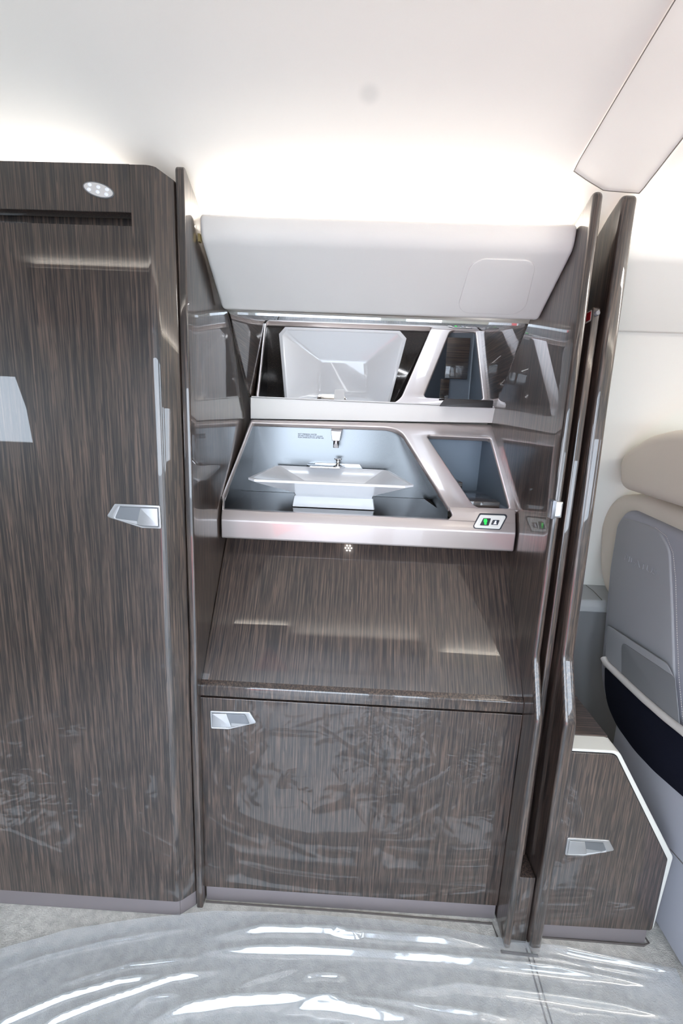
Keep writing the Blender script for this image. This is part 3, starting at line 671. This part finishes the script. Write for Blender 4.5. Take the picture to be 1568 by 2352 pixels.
# recessed pocket: dark hollow, rail and mesh
hl = spx(X0 - 0.0165, [(1391, 1434), (1529, 1524), (1546, 1560), (1556, 1672), (1470, 1600), (1388, 1524)])
plate('pocket_hollow', [rp(hl, [0.012, 0.03, 0.02, 0.01, 0.3, 0.01], 4)], fx_(X0 - 0.0155), 0.003, GREYP, se, 0.001)
hl2 = spx(X0 - 0.018, [(1426, 1474), (1548, 1556), (1560, 1680), (1425, 1560)])
plate('pocket_liner', [rp(hl2, [0.012, 0.01, 0.01, 0.01], 4)], fx_(X0 - 0.017), 0.002, GREYD, se, 0.0008)
ms = near(X0 - 0.016, [(1387, 1532), (1387, 1580), (1394, 1622), (1415, 1668), (1455, 1724), (1500, 1772), (1568, 1832), (1610, 1862), (1610, 1730), (1480, 1610)], [])
plate('mesh_pocket', [rp(ms, [0.004, 0.1, 0.1, 0.1, 0.2, 0.2, 0.2, 0.01, 0.01, 0.3], 4)], fx_(X0 - 0.016), 0.010, NAVY, se, 0.003)
rlp = [atX(u, v, X0 - 0.020) for u, v in ((1386, 1512), (1392, 1524), (1430, 1560), (1480, 1607), (1530, 1650), (1568, 1680), (1605, 1710))]
tube('pocket_rail', [tuple(p) for p in rlp], 0.0085, RAIL, se, 12)
emb = atX(1431, 1284, X0 - 0.0045)
e2 = atX(1508, 1314, X0 - 0.0045)
tx = text('embossed_name', 'PILATUS', 0.021, frame(emb, (0, -1, 0), (0, 0, 1)), GREYP, pnl, 0.0006)
wd = max(v.co.x for v in tx.data.vertices); kx = abs(e2.y - emb.y) / wd
for v in tx.data.vertices: v.co.x *= kx
# headrest: rounded block, wider than deep
def rbox(name, lo_, hi_, r, m, parent, seg=6, shape=None):
    bm = bmesh.new(); c_ = (Vector(lo_) + Vector(hi_)) / 2
    bm_box(bm, Vector(lo_) - c_, Vector(hi_) - c_)
    bmesh.ops.subdivide_edges(bm, edges=bm.edges[:], cuts=3, use_grid_fill=True)
    if shape: 
        for v in bm.verts: v.co = Vector(shape(v.co + c_)) - c_
    me_ = bpy.data.meshes.new(name); bm.to_mesh(me_); bm.free()
    o = link(name, me_, m, Matrix.Translation(c_), parent, 80)
    s_ = o.modifiers.new('soft', 'BEVEL'); s_.width = r; s_.segments = seg; s_.limit_method = 'ANGLE'; s_.angle_limit = math.radians(40)
    return o
hfar = atX(1432, 1112, 0.70); 
prh = near(0.694, [(1570, 1166), (1433, 1122), (1433, 1058), (1450, 1030), (1500, 1000), (1568, 984)], [(0.86, 1.05), (0.80, 1.02), (0.77, 0.97), (0.77, 0.88)])
hr = plate('headrest', [rp(prh, [0.3, 0.034, 0.05, 0.06, 0.2, 0.3, 0.1, 0.06, 0.05, 0.02], 6)], fx_(0.675), 0.13, BEIGE, se, 0.026, 7)
# base skirt of the seat
bq = box('seat_base', (0.690, 0.66, 0.001), (1.25, 1.06, 0.335), GREYS, se, 0.02, 4)
box('seat_cushion', (0.80, 0.68, 0.335), (1.28, 1.08, 0.43), BEIGE, se, 0.03, 4)
tube('base_seam', [atX(u, v, 0.6895) for u, v in ((1538, 1950), (1568, 1984), (1590, 2008))], 0.001, SEAM, bq, 6)

# ------------------------------------------------------------------ floor details and the protective film
def floor_strip(name, pts, r, m=BIND):
    o = tube(name, [tuple(atZ(u, v, 0.0012)) for u, v in pts], r, m, None, 6); o['kind'] = 'structure'; return o
floor_strip('trim_2', [(1208, 2178), (1218, 2215), (1238, 2290), (1256, 2352), (1262, 2375)], 0.0018)
floor_strip('trim_3', [(1218, 2178), (1229, 2218), (1250, 2292), (1268, 2352), (1274, 2375)], 0.0016)
floor_strip('trim_4', [(472, 2071), (800, 2094), (1130, 2122), (1142, 2152)], 0.0018)
floor_strip('trim_5', [(1236, 2152), (1478, 2172), (1490, 2166), (1472, 2140)], 0.0018)
floor_strip('trim_6', [(1150, 2186), (1235, 2196)], 0.0030)

EDGE = [(-260, 2262), (0, 2192), (160, 2146), (310, 2121), (480, 2106), (640, 2108), (900, 2124), (1150, 2166), (1240, 2181), (1400, 2212), (1568, 2240), (1900, 2300)]
EW = [atZ(u, v, 0.0) for u, v in EDGE]
def edge_y(x):
    if x <= EW[0].x: return EW[0].y
    for a_, b_ in zip(EW, EW[1:]):
        if x <= b_.x: return a_.y + (b_.y - a_.y) * (x - a_.x) / (b_.x - a_.x)
    return EW[-1].y
RIDGES = [  # pixel polyline, height, half width
    ([(445, 2166), (600, 2142), (750, 2144), (880, 2157), (1010, 2168), (1180, 2190)], 0.009, 0.010),
    ([(760, 2146), (790, 2156), (830, 2160)], 0.006, 0.004),
    ([(430, 2196), (600, 2187), (760, 2191), (1000, 2207), (1250, 2232), (1568, 2280)], 0.009, 0.007),
    ([(-60, 2385), (60, 2335), (150, 2297), (280, 2258), (400, 2243)], 0.007, 0.0045),
    ([(60, 2390), (140, 2345), (250, 2303), (400, 2252), (520, 2235)], 0.007, 0.0045),
    ([(330, 2362), (430, 2322), (540, 2303), (660, 2297), (760, 2312), (880, 2338), (1000, 2350)], 0.010, 0.008),
    ([(690, 2252), (740, 2245), (800, 2254)], 0.005, 0.004),
    ([(1235, 2182), (1400, 2216), (1568, 2250)], 0.006, 0.006),
    ([(0, 2235), (120, 2200), (260, 2165), (450, 2137)], 0.004, 0.005),
    ([(120, 2275), (300, 2222), (470, 2205)], 0.004, 0.004),
    ([(900, 2290), (1050, 2270), (1300, 2300), (1568, 2345)], 0.005, 0.007),
    ([(520, 2290), (580, 2260), (700, 2225)], 0.003, 0.003),
    ([(1000, 2190), (1250, 2212), (1568, 2262)], 0.004, 0.004),
    ([(640, 2330), (800, 2300), (1000, 2320), (1200, 2352)], 0.005, 0.005),
    ([(300, 2330), (340, 2300), (420, 2290)], 0.004, 0.004),
]
RG = [([atZ(u, v, 0.0).to_2d() for u, v in P], h, w) for P, h, w in RIDGES]
rnd = random.Random(8)
for k in range(90):     # creases nearer the doorway
    x = rnd.uniform(-0.75, 0.6); y = rnd.uniform(-0.32, 0.52); a_ = rnd.gauss(0.0, 0.7); l = rnd.uniform(0.03, 0.20)
    RG.append(([Vector((x - l * math.cos(a_), y - l * math.sin(a_))), Vector((x, y + rnd.uniform(-.03, .03))), Vector((x + l * math.cos(a_), y + l * math.sin(a_)))], rnd.uniform(0.003, 0.010), rnd.uniform(0.003, 0.009)))
RG = [(P, h, w, min(p.x for p in P) - 4 * w, max(p.x for p in P) + 4 * w, min(p.y for p in P) - 4 * w, max(p.y for p in P) + 4 * w) for P, h, w in RG]
def film_z(x, y):
    c_ = max(0.0, min(1.0, (0.60 - y) / 0.12)); z = 0.007 + (0.0035 + 0.006 * c_) * noise.noise((x * 6, y * 8, 0.3)) + (0.0012 + 0.0028 * c_) * noise.noise((x * 18, y * 24, 4.1)) + (0.0003 + 0.0015 * c_) * (1 - abs(noise.noise((x * 34, y * 40, 9.0)))) ** 3
    p = Vector((x, y))
    for P, h, w, bx0, bx1, by0, by1 in RG:
        if x < bx0 or x > bx1 or y < by0 or y > by1: continue
        d = 9; tt = 0
        for i, (a_, b_) in enumerate(zip(P, P[1:])):
            ab = b_ - a_; s = max(0, min(1, (p - a_).dot(ab) / ab.length_squared)); q = (p - a_ - ab * s).length
            if q < d: d = q; tt = (i + s) / (len(P) - 1)
        if d < 4 * w:
            z += 1.5 * h * math.exp(-abs(d / w) ** 1.5) * min(1.0, 5 * tt, 5 * (1 - tt) + 0.02)
    return max(z, 0.002)
bm = bmesh.new(); NX, NY = 420, 280; x0, x1, yb = -1.1, 0.675, -0.36
vs = []
for j in range(NY + 1):
    row = []
    for i in range(NX + 1):
        x = x0 + (x1 - x0) * i / NX; s = (j / NY) ** 0.8
        y = yb + (edge_y(x) - yb) * s
        row.append(bm.verts.new((x, y, film_z(x, y) + 0.007 * max(0.0, (s - 0.965) / 0.035) ** 2)))
    vs.append(row)
for j in range(NY):
    for i in range(NX): bm.faces.new((vs[j][i], vs[j][i + 1], vs[j + 1][i + 1], vs[j + 1][i]))
me = bpy.data.meshes.new('plastic_sheet'); bm.to_mesh(me); bm.free()
tag(link('plastic_sheet', me, FILM, Matrix.Identity(4), None, 180), 'clear crinkled plastic sheet spread over the carpet', 'plastic sheet')
